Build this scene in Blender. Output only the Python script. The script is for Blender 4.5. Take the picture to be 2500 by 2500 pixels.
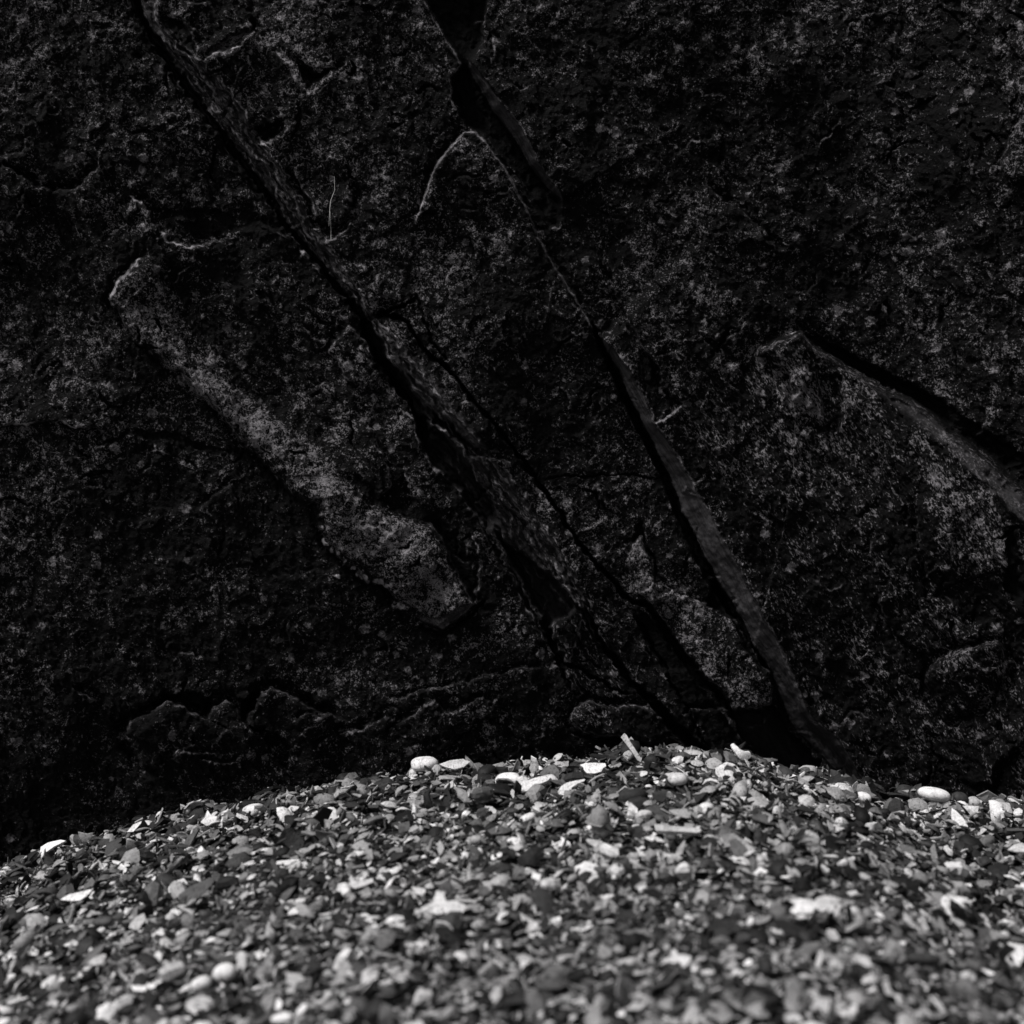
import bpy, math, random
import numpy as np

random.seed(7)
rng = np.random.default_rng(7)
for o in list(bpy.data.objects):
    bpy.data.objects.remove(o)
S = bpy.context.scene
C = S.collection

# ------------------------------------------------------------------ camera
CZ = 0.60                       # camera height above the beach
FPX = 3018.0                    # focal length in photograph pixels (2500 wide)
cam_d = bpy.data.cameras.new('camera')
cam = bpy.data.objects.new('camera', cam_d); C.objects.link(cam)
cam.location = (0, 0, CZ); cam.rotation_euler = (math.radians(90), 0, 0)
cam_d.sensor_width = 36; cam_d.sensor_height = 36
cam_d.lens = 36 * FPX / 2500.0
cam_d.clip_start = 0.02; cam_d.clip_end = 300
cam_d.dof.use_dof = True
cam_d.dof.focus_distance = 1.83
cam_d.dof.aperture_fstop = 3.7
S.camera = cam

# ------------------------------------------------------------------ light
SUN_EL, SUN_AZ = 56.0, -125.0   # soft light from above, left of and behind the camera
w = bpy.data.worlds.new('World'); S.world = w; w.use_nodes = True
nt = w.node_tree; nt.nodes.clear()
sky = nt.nodes.new('ShaderNodeTexSky'); sky.sky_type = 'NISHITA'; sky.sun_disc = False
sky.sun_elevation = math.radians(SUN_EL); sky.sun_rotation = math.radians(SUN_AZ)
bw = nt.nodes.new('ShaderNodeRGBToBW')       # flat grey cloud cover: no blue in it
bg = nt.nodes.new('ShaderNodeBackground'); bg.inputs[1].default_value = 0.065
wo = nt.nodes.new('ShaderNodeOutputWorld')
nt.links.new(sky.outputs[0], bw.inputs[0]); nt.links.new(bw.outputs[0], bg.inputs[0])
nt.links.new(bg.outputs[0], wo.inputs[0])
sd = bpy.data.lights.new('sun', 'SUN'); sd.energy = 2.5; sd.angle = math.radians(18)
sd.color = (1.0, 0.985, 0.98)
sun = bpy.data.objects.new('sun', sd); C.objects.link(sun)
el, az = math.radians(SUN_EL), math.radians(SUN_AZ)
from mathutils import Vector
to_sun = Vector((math.sin(az) * math.cos(el), math.cos(az) * math.cos(el), math.sin(el)))
sun.rotation_euler = to_sun.to_track_quat('Z', 'Y').to_euler()
S.view_settings.view_transform = 'Standard'; S.view_settings.look = 'None'
S.view_settings.gamma = 1; S.view_settings.use_curve_mapping = False
S.view_settings.exposure = 0.93

# ------------------------------------------------------------------ helpers
def tag(o, label=None, cat=None, group=None, kind=None):
    if label: o['label'] = label
    if cat: o['category'] = cat
    if group: o['group'] = group
    if kind: o['kind'] = kind
    return o

def mesh_obj(name, V, F, mat, attrs=None, parent=None, smooth=True):
    """V (n,3), F (m,3|4) -> one mesh object."""
    V = np.asarray(V, np.float32); F = np.asarray(F, np.int32)
    k = F.shape[1]
    me = bpy.data.meshes.new(name)
    me.vertices.add(len(V)); me.vertices.foreach_set('co', V.ravel())
    me.loops.add(F.size); me.loops.foreach_set('vertex_index', F.ravel())
    me.polygons.add(len(F))
    me.polygons.foreach_set('loop_start', np.arange(0, F.size, k, dtype=np.int32))
    me.polygons.foreach_set('use_smooth', np.full(len(F), smooth) if np.isscalar(smooth) else smooth)
    for an, av in (attrs or {}).items():
        a = me.attributes.new(an, 'FLOAT', 'POINT')
        a.data.foreach_set('value', np.asarray(av, np.float32).ravel())
    me.update(calc_edges=True)
    me.materials.append(mat)
    o = bpy.data.objects.new(name, me); C.objects.link(o)
    if parent: o.parent = parent
    return o

class Nodes:
    def __init__(s, name):
        s.m = bpy.data.materials.new(name); s.m.use_nodes = True
        s.t = s.m.node_tree; s.t.nodes.clear()
        s.out = s.t.nodes.new('ShaderNodeOutputMaterial')
        s.b = s.t.nodes.new('ShaderNodeBsdfPrincipled')
        s.t.links.new(s.b.outputs[0], s.out.inputs[0])
    def n(s, typ, **kw):
        nd = s.t.nodes.new(typ)
        for k_, v in kw.items(): setattr(nd, k_, v)
        return nd
    def put(s, sock, v):
        if hasattr(v, 'is_output') or isinstance(v, bpy.types.NodeSocket): s.t.links.new(v, sock)
        else: sock.default_value = v
    def math(s, op, a, b=None, c=None, clamp=False):
        nd = s.n('ShaderNodeMath', operation=op, use_clamp=clamp)
        for i, v in enumerate((a, b, c)):
            if v is not None: s.put(nd.inputs[i], v)
        return nd.outputs[0]
    def noise(s, vec, scale, detail=3, rough=.5, dist=0):
        nd = s.n('ShaderNodeTexNoise'); s.put(nd.inputs['Vector'], vec)
        nd.inputs['Scale'].default_value = scale; nd.inputs['Detail'].default_value = detail
        nd.inputs['Roughness'].default_value = rough; nd.inputs['Distortion'].default_value = dist
        return nd.outputs[0]
    def ramp(s, v, a, b, lo=0., hi=1.):
        nd = s.n('ShaderNodeMapRange', interpolation_type='SMOOTHSTEP')
        s.put(nd.inputs[0], v)
        for i, q in enumerate((a, b, lo, hi)): s.put(nd.inputs[i + 1], q)
        return nd.outputs[0]
    def attr(s, name):
        return s.n('ShaderNodeAttribute', attribute_name=name).outputs['Fac']
    def grey(s, v, tint=(1, 1, 1)):
        nd = s.n('ShaderNodeCombineColor')
        for i in range(3): s.put(nd.inputs[i], s.math('MULTIPLY', v, tint[i]))
        return nd.outputs[0]

# ------------------------------------------------------------------ materials
def rock_material():
    N = Nodes('dark_lichened_rock')
    co = N.n('ShaderNodeTexCoord').outputs['Object']
    mp = N.n('ShaderNodeMapping', vector_type='TEXTURE'); N.put(mp.inputs[0], co)      # bedding direction: streaks along the cleavage
    mp.inputs['Rotation'].default_value = (0, math.radians(-32), 0)
    mp.inputs['Scale'].default_value = (1, 1, 2.3)
    st = mp.outputs[0]
    lich_light, smooth, wear_light, streak = N.attr('lichen'), N.attr('smooth'), N.attr('wear_light'), N.attr('streak')  # 'lichen' also carries painted light and shade
    mv = N.n('ShaderNodeMix', data_type='VECTOR')
    N.put(mv.inputs[0], N.math('GREATER_THAN', streak, .5)); N.put(mv.inputs[4], co); N.put(mv.inputs[5], st)
    vec = mv.outputs[1]
    big = N.noise(vec, 16, 3, .6)
    mid = N.noise(vec, 62, 3, .6, .4)
    fine = N.noise(vec, 170, 3, .65, .35)
    tiny = N.noise(vec, 430, 3, .65)
    dens = N.math('MULTIPLY_ADD', lich_light, .125, N.math('MULTIPLY_ADD', big, .36, N.math('MULTIPLY', mid, .50)))
    v1 = N.math('MULTIPLY_ADD', tiny, .62, N.math('MULTIPLY_ADD', fine, .75, dens))      # mean 1.115
    f1 = N.ramp(v1, 1.19, 1.30)
    v2 = N.math('MULTIPLY_ADD', tiny, 1.0, N.math('MULTIPLY', dens, .8))                 # mean .844
    f2 = N.ramp(v2, .94, 1.06)
    # rounded lichen blotches
    vo = N.n('ShaderNodeTexVoronoi', feature='F1'); N.put(vo.inputs['Vector'], co)
    vo.inputs['Scale'].default_value = 44; vo.inputs['Randomness'].default_value = 1
    bsel = N.n('ShaderNodeSeparateColor'); N.put(bsel.inputs[0], vo.outputs['Color'])
    blot = N.math('MULTIPLY_ADD', N.noise(co, 120, 5, .75), -1.25, N.math('MULTIPLY_ADD', bsel.outputs[1], .30, vo.outputs['Distance']))
    f3 = N.math('MULTIPLY', N.ramp(blot, -.20, -.30), N.ramp(N.math('ADD', bsel.outputs[0], N.math('MULTIPLY', lich_light, .25)), .74, .80))
    f3 = N.math('MULTIPLY', f3, N.ramp(fine, .38, .6, .35, 1.0))
    sp = N.math('MULTIPLY', f1, .076)
    sp = N.math('MULTIPLY_ADD', f2, .042, sp)
    sp = N.math('MULTIPLY_ADD', f3, .075, sp)
    rough_alb = N.math('ADD', sp, .0016)
    # smooth cleaved side faces: plain grey with fine streaks
    mp2 = N.n('ShaderNodeMapping', vector_type='TEXTURE'); N.put(mp2.inputs[0], co)
    mp2.inputs['Rotation'].default_value = (0, math.radians(-30), 0); mp2.inputs['Scale'].default_value = (1, 1, 9)
    s1 = N.noise(mp2.outputs[0], 170, 4, .6)
    smooth_alb = N.math('MULTIPLY', N.ramp(s1, .32, .62, .40, 1.0), N.ramp(tiny, .3, .7, .030, .050))
    mx = N.n('ShaderNodeMix', data_type='FLOAT'); N.put(mx.inputs[0], smooth); N.put(mx.inputs[2], rough_alb); N.put(mx.inputs[3], smooth_alb)
    alb = mx.outputs[0]
    # chipped, worn rims and quartz, with light caught on edges painted in
    wv = N.math('MULTIPLY', wear_light, N.ramp(N.math('ADD', fine, N.math('MULTIPLY', wear_light, .16)),   .46, .60))
    alb = N.math('MULTIPLY_ADD', wv, .15, alb)
    N.put(N.b.inputs['Base Color'], N.grey(alb, (1.03, .98, 1.03)))
    N.b.inputs['Roughness'].default_value = .78
    N.b.inputs['Specular IOR Level'].default_value = .06
    bh = N.math('MULTIPLY_ADD', tiny, .35, N.math('MULTIPLY_ADD', fine, 1.0, N.math('MULTIPLY', mid, 1.2)))
    bh = N.math('MULTIPLY', bh, N.math('MULTIPLY_ADD', smooth, -.75, 1.0))
    bp = N.n('ShaderNodeBump'); bp.inputs['Strength'].default_value = .9; bp.inputs['Distance'].default_value = .004
    N.put(bp.inputs['Height'], bh); N.put(N.b.inputs['Normal'], bp.outputs[0])
    return N.m

def shell_material():
    N = Nodes('broken_shell')
    co = N.n('ShaderNodeTexCoord').outputs['Object']
    tone, band = N.attr('tone'), N.attr('band')
    f = N.noise(co, 420, 4, .65); g = N.noise(co, 1500, 2, .6)
    wv = N.math('SINE', N.math('MULTIPLY_ADD', f, 9.0, N.math('MULTIPLY', band, 38.0)))
    k = N.math('MULTIPLY_ADD', wv, .06, N.math('MULTIPLY_ADD', f, .62, .52))
    k = N.math('MULTIPLY_ADD', g, .30, k)
    st_ = N.noise(co, 75, 5, .7)
    k = N.math('MULTIPLY', k, N.ramp(st_, .30, .62, .66, 1.04))
    pit = N.ramp(N.noise(co, 300, 6, .8), .34, .47, .22, 1)
    v = N.math('MULTIPLY', N.math('MULTIPLY', tone, k), N.math('MAXIMUM', pit, N.ramp(tone, .5, .85, 0., .85)))
    N.put(N.b.inputs['Base Color'], N.grey(N.math('MINIMUM', v, .74), (1.0, .985, .99)))
    N.b.inputs['Roughness'].default_value = .6; N.b.inputs['Specular IOR Level'].default_value = .12
    bp = N.n('ShaderNodeBump'); bp.inputs['Strength'].default_value = .55; bp.inputs['Distance'].default_value = .0012
    N.put(bp.inputs['Height'], N.math('MULTIPLY_ADD', wv, .08, f)); N.put(N.b.inputs['Normal'], bp.outputs[0])
    return N.m

def beach_material():
    N = Nodes('shell_grit')
    co = N.n('ShaderNodeTexCoord').outputs['Object']
    vo = N.n('ShaderNodeTexVoronoi', feature='F1'); N.put(vo.inputs['Vector'], co); vo.inputs['Scale'].default_value = 140
    c = N.n('ShaderNodeSeparateColor'); N.put(c.inputs[0], vo.outputs['Color'])
    v = N.ramp(c.outputs[0], .3, 1.0, .02, .30)
    N.put(N.b.inputs['Base Color'], N.grey(v)); N.b.inputs['Roughness'].default_value = .9
    bp = N.n('ShaderNodeBump'); bp.inputs['Strength'].default_value = .8; bp.inputs['Distance'].default_value = .003
    N.put(bp.inputs['Height'], vo.outputs['Distance']); N.put(N.b.inputs['Normal'], bp.outputs[0])
    return N.m

def fibre_material():
    N = Nodes('pale_fibre')
    N.b.inputs['Base Color'].default_value = (.5, .49, .49, 1); N.b.inputs['Roughness'].default_value = .5
    return N.m

ROCK, SHELL, GRIT, FIBRE = rock_material(), shell_material(), beach_material(), fibre_material()

# ------------------------------------------------------------------ noise on arrays
def vnoise(x, y, seed):
    r = np.random.default_rng(seed).random((257, 257)).astype(np.float32)
    xi = np.floor(x).astype(np.int64); yi = np.floor(y).astype(np.int64)
    fx = (x - xi).astype(np.float32); fy = (y - yi).astype(np.float32)
    fx = fx * fx * fx * (fx * (fx * 6 - 15) + 10); fy = fy * fy * fy * (fy * (fy * 6 - 15) + 10)
    a = r[yi % 256, xi % 256]; b = r[yi % 256, (xi + 1) % 256]
    c = r[(yi + 1) % 256, xi % 256]; d = r[(yi + 1) % 256, (xi + 1) % 256]
    return (a + (b - a) * fx) * (1 - fy) + (c + (d - c) * fx) * fy - .5

def fbm(x, y, scale, seed, octs=4, rough=.5):
    o = 0; a = 1.; s = scale
    for k in range(octs):
        o = o + a * vnoise(x / s + 31.7 * k, y / s + 17.3 * k, seed + k); a *= rough; s *= .5
    return o * 2 / (sum(rough ** k for k in range(octs)) ** .6)

def sstep(a, b, x):
    t = np.clip((x - a) / (b - a), 0, 1); return t * t * (3 - 2 * t)

# ------------------------------------------------------------------ the rock face: a relief worked out on a fine net
def axis(lo, hi, step, far_lo, far_hi):
    mid = np.arange(lo, hi + 1, step)
    def out(d):
        r = []; q = step; p = 0
        while p < d: q *= 1.25; p += q; r.append(p)
        return np.array(r)
    return np.concatenate([(lo - out(lo - far_lo))[::-1], mid, mid[-1] + out(far_hi - mid[-1])])

ua = axis(-60, 2560, 2.75, -3600, 6200)
va = axis(-60, 2125, 2.75, -4200, 2600)
U, W = np.meshgrid(ua, va)
U = U.astype(np.float32); W = W.astype(np.float32)
JU = U + 9 * fbm(U, W, 55, 11, 3) + 4.5 * fbm(U, W, 13, 12, 2)
JW = W + 9 * fbm(U, W, 55, 21, 3) + 4.5 * fbm(U, W, 13, 22, 2)
SU = U + 4 * fbm(U, W, 90, 31, 2) + 3.2 * fbm(U, W, 22, 33, 3)
SW = W + 4 * fbm(U, W, 90, 41, 2)
H = np.zeros_like(U)            # metres towards the camera
LICH_LIGHT = np.zeros_like(U); SMO = np.zeros_like(U); WEAR_LIGHT = np.zeros_like(U); RIM = np.zeros_like(U); STRK = np.zeros_like(U)  # lichen and rim tones also carry painted light and shade

def crop(pts, m):
    p = np.array(pts, float)
    j0, j1 = np.searchsorted(ua, [p[:, 0].min() - m, p[:, 0].max() + m])
    i0, i1 = np.searchsorted(va, [p[:, 1].min() - m, p[:, 1].max() + m])
    return slice(i0, i1), slice(j0, j1)

def dist(pts, X, Y):
    """unsigned distance, side (+ right of a line running down / above one running right), run 0..1"""
    p = np.array(pts, np.float32)
    L = np.hypot(*(p[1:] - p[:-1]).T); cum = np.concatenate([[0], np.cumsum(L)]); tot = cum[-1]
    best = np.full(X.shape, 1e9, np.float32); side = np.ones(X.shape, np.float32); run = np.zeros(X.shape, np.float32)
    for k in range(len(p) - 1):
        d = p[k + 1] - p[k]
        px = X - p[k, 0]; py = Y - p[k, 1]
        t = np.clip((px * d[0] + py * d[1]) / (L[k] ** 2 + 1e-9), 0, 1)
        dd = np.hypot(px - t * d[0], py - t * d[1])
        m = dd < best - 1e-3
        best = np.where(m, dd, best)
        side = np.where(m, np.where(d[0] * py - d[1] * px > 0, -1., 1.), side)
        run = np.where(m, (cum[k] + t * L[k]) / tot, run)
    return best, side, run

def taper(run, a=.12, b=.12):
    r = np.ones_like(run)
    if a > 0: r = r * sstep(0, a, run)
    if b > 0: r = r * sstep(0, b, 1 - run)
    return r

def edge(pts, h, R=90, s=1, w=4, wear_light=0., g=0., gw=7, ta=.12, tb=.12, smooth=False):
    """a broken edge: the side s stands proud by h and falls back over R"""
    sl = crop(pts, min(R * 3, 700) + 20)
    X, Y = (SU[sl], SW[sl]) if smooth else (JU[sl], JW[sl])
    d, sd_, run = dist(pts, X, Y); sd_ = sd_ * s * d; tp = taper(run, ta, tb)
    H[sl] += h * np.exp(-d / R) * sstep(-w * .5, w * .5, sd_) * tp
    if g: H[sl] -= g * np.exp(-((sd_ + gw * .7) / gw) ** 2) * tp
    if wear_light: WEAR_LIGHT[sl] += wear_light * np.exp(-((sd_ - 1.5) / 2.5) ** 2) * np.minimum(tp * 1.5, 1)  # pale rim: chips plus edge light put into the colour

def groove(pts, wid, dep, smooth=False, ta=.1, tb=.1, s=0):
    m = max(wid) * 3 + 20
    sl = crop(pts, m)
    X, Y = (SU[sl], SW[sl]) if smooth else (JU[sl], JW[sl])
    d, sg, run = dist(pts, X, Y)
    ww = np.interp(run, np.linspace(0, 1, len(wid)), wid).astype(np.float32)
    f = 1 - sstep(.45, 1.0, d / ww)
    H[sl] -= dep * f * taper(run, ta, tb) * (1 if s == 0 else 1)
    LICH_LIGHT[sl] -= 1.5 * f  # crack darkened: its shade is put into the colour too

def band(lp, rp, lo, hi, Rl, Rr, smo=1., ta=.05, tb=.05, jag=False, strk=0.):
    """a cleaved side face between two lines running down: low and undercut at the left line, proud at the right"""
    sl = crop(list(lp) + list(rp), max(Rl, Rr) * 2.2)
    X, Y = (JU[sl], JW[sl]) if jag else (SU[sl], SW[sl])
    dl, sl_, rl = dist(lp, X, Y); dr, sr_, rr = dist(rp, X, Y)
    ins = (sl_ > 0) & (sr_ < 0)
    t = dl / (dl + dr + 1e-3)
    tp = taper(rr, ta, tb); tl = taper(rl, ta, tb)
    right = (sr_ > 0)
    h = np.where(ins, -lo * (1 - t) * tl + (hi * t) * tp, np.where(right, hi * np.exp(-dr / Rr) * tp, -lo * np.exp(-(dl / Rl)) * tl))
    H[sl] += h
    m = ins * np.minimum(tp, tl) * sstep(0, 3, dl) * sstep(0, 3, dr)
    SMO[sl] = np.maximum(SMO[sl], smo * m)
    STRK[sl] = np.maximum(STRK[sl], strk * ins)
    LICH_LIGHT[sl] -= 1.0 * np.exp(-(dl / 12) ** 2) * (sl_ < 0) * tl  # shade of the undercut put into the colour

def polysd(pts, X, Y):
    p = list(pts) + [pts[0]]
    d, _, _ = dist(p, X, Y)
    ins = np.zeros(X.shape, bool)
    n = len(pts)
    for k in range(n):
        x0, y0 = pts[k]; x1, y1 = pts[(k + 1) % n]
        if y0 == y1: continue
        c = ((y0 > Y) != (y1 > Y)) & (X < (x1 - x0) * (Y - y0) / (y1 - y0) + x0)
        ins ^= c
    return np.where(ins, d, -d)

def patch(pts, h, bev=12, smooth=False, tilt=(0, 0), lich_light=0., smo=0., wear_light=0., strk=0., g=0., gw=8, rim=0.):
    """a block or hollow with its own outline"""
    sl = crop(pts, 60)
    X, Y = (SU[sl], SW[sl]) if smooth else (JU[sl], JW[sl])
    s = polysd(pts, X, Y); c = np.mean(pts, axis=0)
    f = sstep(-2, bev, s)
    H[sl] += f * (h + tilt[0] * (X - c[0]) + tilt[1] * (Y - c[1]))
    LICH_LIGHT[sl] += lich_light * f; STRK[sl] = np.maximum(STRK[sl], strk * f)  # lichen cover, plus light on blocks and shade in hollows painted in
    SMO[sl] = SMO[sl] * (1 - f) + smo * f if smo >= 0 else SMO[sl]
    WEAR_LIGHT[sl] += wear_light * f
    if g: H[sl] -= g * np.exp(-((s + gw * .8) / gw) ** 2)
    if rim: WEAR_LIGHT[sl] += rim * np.exp(-((s - 1.5) / 2.5) ** 2)

# broad shape and weathering
AL = U * .53 + W * .85; AC = U * .85 - W * .53
H += .016 * fbm(U, W, 420, 51, 3) + .007 * fbm(AC, AL * .35, 110, 61, 4)
q = fbm(AC * 1.0, AL * .55, 190, 71, 6, .55) * 5.2
HN = .0034 * (np.floor(q) + sstep(.78, 1.0, q - np.floor(q)))           # flaked layers with sharp edges
HN += .0032 * fbm(U, W, 46, 81, 5, .62) + .0016 * fbm(U, W, 13, 91, 4, .7)
pit = fbm(U, W, 20, 95, 3, .6); HN -= .0026 * sstep(.28, .62, pit)
LICH_LIGHT += .45 * fbm(U, W, 330, 101, 4) + .1

# --- left slab
edge([(362, 611), (321, 652), (290, 683), (272, 719), (274, 750), (310, 797), (357, 849), (414, 900), (440, 900), (481, 962), (549, 1019),
      (574, 1066), (621, 1102), (637, 1128), (725, 1205), (776, 1231), (782, 1283), (797, 1330), (854, 1381), (900, 1412), (947, 1438), (1000, 1490)],
     .020, 150, 1, 7, .06, .007, 9, .05, .04)
RIB = [(362, 611), (321, 652), (290, 683), (272, 719), (274, 750), (310, 797), (357, 849), (414, 900), (481, 962), (549, 1019), (574, 1066), (621, 1102),
       (637, 1128), (725, 1205), (776, 1231), (782, 1283), (797, 1330), (854, 1381), (900, 1412), (947, 1438), (1000, 1490), (1019, 1516), (1081, 1537), (1112, 1516),
       (1159, 1474), (1133, 1428), (1107, 1381), (1076, 1309), (1045, 1273), (957, 1257), (890, 1216), (800, 1120), (700, 1040), (600, 950), (520, 840), (440, 760), (400, 640)]
patch(RIB, .010, 26, lich_light=.30)
patch([(790, 1150), (890, 1225), (957, 1262), (1045, 1278), (1076, 1312), (1107, 1384), (1133, 1430), (1155, 1474), (1112, 1508), (1050, 1500), (1000, 1480), (947, 1430), (854, 1372), (800, 1320), (780, 1240)], .006, 10, lich_light=.38)  # lower rib lightened: its lit look is put into the colour
sl = crop([(1020, 1250), (1180, 1500)], 60); d, sg, run = dist([(1045, 1273), (1076, 1309), (1107, 1381), (1133, 1428), (1165, 1474)], JU[sl], JW[sl]); LICH_LIGHT[sl] -= 1.3 * (sg > 0) * np.exp(-(d / 26) ** 2)  # shade right of the tip put into the colour
for lp_, wv_ in (([(957, 1257), (1045, 1273), (1076, 1309), (1107, 1381), (1133, 1428), (1160, 1474)], .22), ([(1160, 1474), (1112, 1516), (1081, 1537), (1019, 1516)], .22), ([(362, 611), (321, 652), (290, 683), (272, 719), (274, 750), (310, 797), (357, 849)], .20), ([(900, 1014), (910, 1055), (929, 1117), (949, 1159), (952, 1190), (926, 1218)], .30)):
    sl = crop(lp_, 20); d, sg, run = dist(lp_, JU[sl], JW[sl]); RIM[sl] += wv_ * np.exp(-(d / 2.2) ** 2) * taper(run, .1, .1)
edge([(272, 719), (290, 683), (321, 652), (362, 611)], .004, 40, -1, 4, .5, .0, 6, .1, .3)
edge([(274, 750), (272, 719), (290, 683)], .0, 40, -1, 4, .7, .0, 6, .1, .1)
# crest of the rib: light on it and shade around it put into the colour
sl = crop(RIB, 60); s_ = polysd(RIB, JU[sl], JW[sl]); LICH_LIGHT[sl] -= .6 * np.exp(-((s_ + 16) / 18) ** 2) * (s_ < 2)
sl = crop(RIB, 60); d, sg, run = dist([(330, 760), (430, 880), (600, 1030), (720, 1110), (850, 1250), (960, 1330), (1060, 1440)], JU[sl], JW[sl])
H[sl] += .014 * np.exp(-(d / 55) ** 2) * taper(run, .15, .1); LICH_LIGHT[sl] += .60 * np.exp(-(d / 60) ** 2)
patch([(1081, 1537), (1019, 1516), (1012, 1500), (1050, 1510), (1090, 1500), (1125, 1478), (1159, 1474), (1112, 1516)], -.008, 6, smooth=True, smo=.8)
edge([(1019, 1516), (1081, 1537), (1112, 1516), (1161, 1472)], .024, 45, 1, 4, .3, .014, 10, .08, .02, smooth=True)
edge([(1045, 1273), (1076, 1309), (1107, 1381), (1133, 1428), (1161, 1474)], .028, 45, -1, 4, .3, .012, 12, .1, .02, smooth=True)
# flakes between the rib and the long crack
edge([(900, 1014), (910, 1055), (929, 1117), (949, 1159), (952, 1190), (926, 1218)], .012, 90, -1, 5, .3, .006, 8, .2, .05)
patch([(926, 1218), (955, 1190), (988, 1159), (1010, 1205), (1024, 1225), (990, 1250), (960, 1245)], -.012, 6)
edge([(988, 1159), (1000, 1195), (1024, 1221), (1050, 1231), (1055, 1195), (1040, 1160)], .008, 30, 1, 4, .35)
edge([(1148, 1304), (1169, 1376), (1170, 1428), (1159, 1470)], .009, 50, 1, 4, .35, .004)
edge([(988, 1003), (1009, 1019), (1029, 1081), (1022, 1110)], .010, 60, -1, 4, .8, .0, 6, .05, .1)
patch([(797, 859), (823, 823), (854, 792), (895, 833), (926, 875), (947, 911), (916, 942), (885, 957), (840, 915)], .010, 8, rim=.45, lich_light=.25, g=.004)
patch([(893, 870), (905, 875), (912, 885), (925, 888), (922, 897), (905, 895), (895, 885)], 0, 4, wear_light=.7, smo=-1)
patch([(870, 838), (880, 842), (892, 858), (885, 862), (874, 852)], 0, 4, wear_light=.5, smo=-1)
# scallop with a pale lip
edge([(315, 478), (331, 481), (362, 507), (378, 543), (409, 585), (466, 603), (500, 592), (538, 590), (580, 580)], .016, 60, -1, 5, .85, .010, 14, .1, .2)
patch([(372, 500), (385, 545), (412, 578), (466, 592), (540, 578), (640, 560), (700, 560), (700, 540), (600, 515), (480, 510)], -.007, 14, lich_light=-.5)
edge([(0, 400), (20, 414), (78, 445), (129, 460), (176, 460), (210, 435), (243, 409)], .014, 120, -1, 5, .12, .012, 9, .02, .1)
edge([(-60, 1026), (0, 1029), (67, 1035), (103, 1024), (155, 1027), (207, 1045), (238, 1042), (278, 1064)], .014, 80, 1, 4, .75, .008, 8, .0, .1)
edge([(375, 1085), (380, 1095), (412, 1102)], .008, 25, 1, 4, .9, .004)
groove([(245, 1090), (310, 1060), (420, 1065), (520, 1100), (600, 1110)], [4, 10, 12, 9, 4], .004)
patch([(268, 1085), (285, 1078), (298, 1090), (296, 1106), (282, 1110), (268, 1100)], .006, 5, lich_light=1.0)
edge([(470, 1250), (540, 1200), (560, 1185), (575, 1215), (590, 1250)], .008, 50, -1, 4, .1, .005)
# quartz grains strung along the foot of the rib
for (x, y, r) in [(786, 1290, 5), (790, 1318, 6), (797, 1326, 6), (815, 1342, 7), (833, 1350, 6), (846, 1370, 4), (862, 1392, 5), (874, 1398, 7), (884, 1402, 6), (896, 1410, 7),
                  (905, 1416, 5), (918, 1420, 7), (930, 1424, 7), (942, 1432, 6), (952, 1430, 5), (966, 1446, 5), (968, 1470, 6), (975, 1475, 8), (985, 1480, 7), (995, 1486, 6), (826, 1410, 8)]:
    sl = crop([(x, y), (x, y)], 30); d = np.hypot(JU[sl] - x, JW[sl] - y)
    H[sl] += .0035 * np.sqrt(np.clip(1 - (d / (r * 1.3)) ** 2, 0, 1)); WEAR_LIGHT[sl] += 1.0 * (1 - sstep(r * .6, r * 1.1, d))

# --- the notches above, right of the long crack
patch([(385, 25), (420, 40), (450, 55), (470, 90), (490, 135), (492, 140), (455, 140), (425, 100), (400, 60)], -.010, 8, lich_light=-.8)
edge([(430, 35), (455, 60), (475, 95), (492, 135)], .010, 40, 1, 4, .35)
patch([(495, 133), (560, 82), (625, 58), (640, 64), (590, 100), (560, 130), (508, 150)], -.016, 12, tilt=(0, .0003), lich_light=.9, wear_light=.22)
edge([(492, 148), (545, 118), (590, 112), (622, 72)], .012, 40, -1, 5, .35, .0, 5)
patch([(673, 119), (714, 130), (790, 165), (849, 135), (797, 197), (768, 232), (750, 223), (714, 160)], -.030, 34, lich_light=-.9)
patch([(668, 118), (690, 128), (725, 165), (752, 205), (766, 233), (748, 226), (712, 190), (690, 155)], .0, 5, wear_light=.30, lich_light=.7)  # lit left face of the notch, light put into the colour
edge([(766, 233), (797, 197), (849, 135)], .004, 20, -1, 4, .5)
patch([(612, 312), (650, 296), (700, 290), (672, 332), (640, 348), (625, 345)], -.016, 12, lich_light=-1)
edge([(636, 352), (660, 345), (690, 322), (700, 292)], .006, 30, -1, 4, .5)
edge([(709, 393), (722, 430), (745, 481), (776, 533), (807, 551), (849, 523), (853, 495), (862, 476), (850, 440)], .015, 45, 1, 5, .45, .018, 13, .15, .1)
edge([(800, 590), (815, 580), (840, 565), (856, 545)], .006, 40, -1, 4, .55)
patch([(868, 640), (885, 636), (900, 650), (902, 662), (878, 668)], .005, 5, lich_light=.9)
patch([(735, 600), (745, 610), (758, 640), (776, 662), (785, 676), (768, 668), (752, 648), (740, 622)], .004, 5, wear_light=.55)

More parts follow.
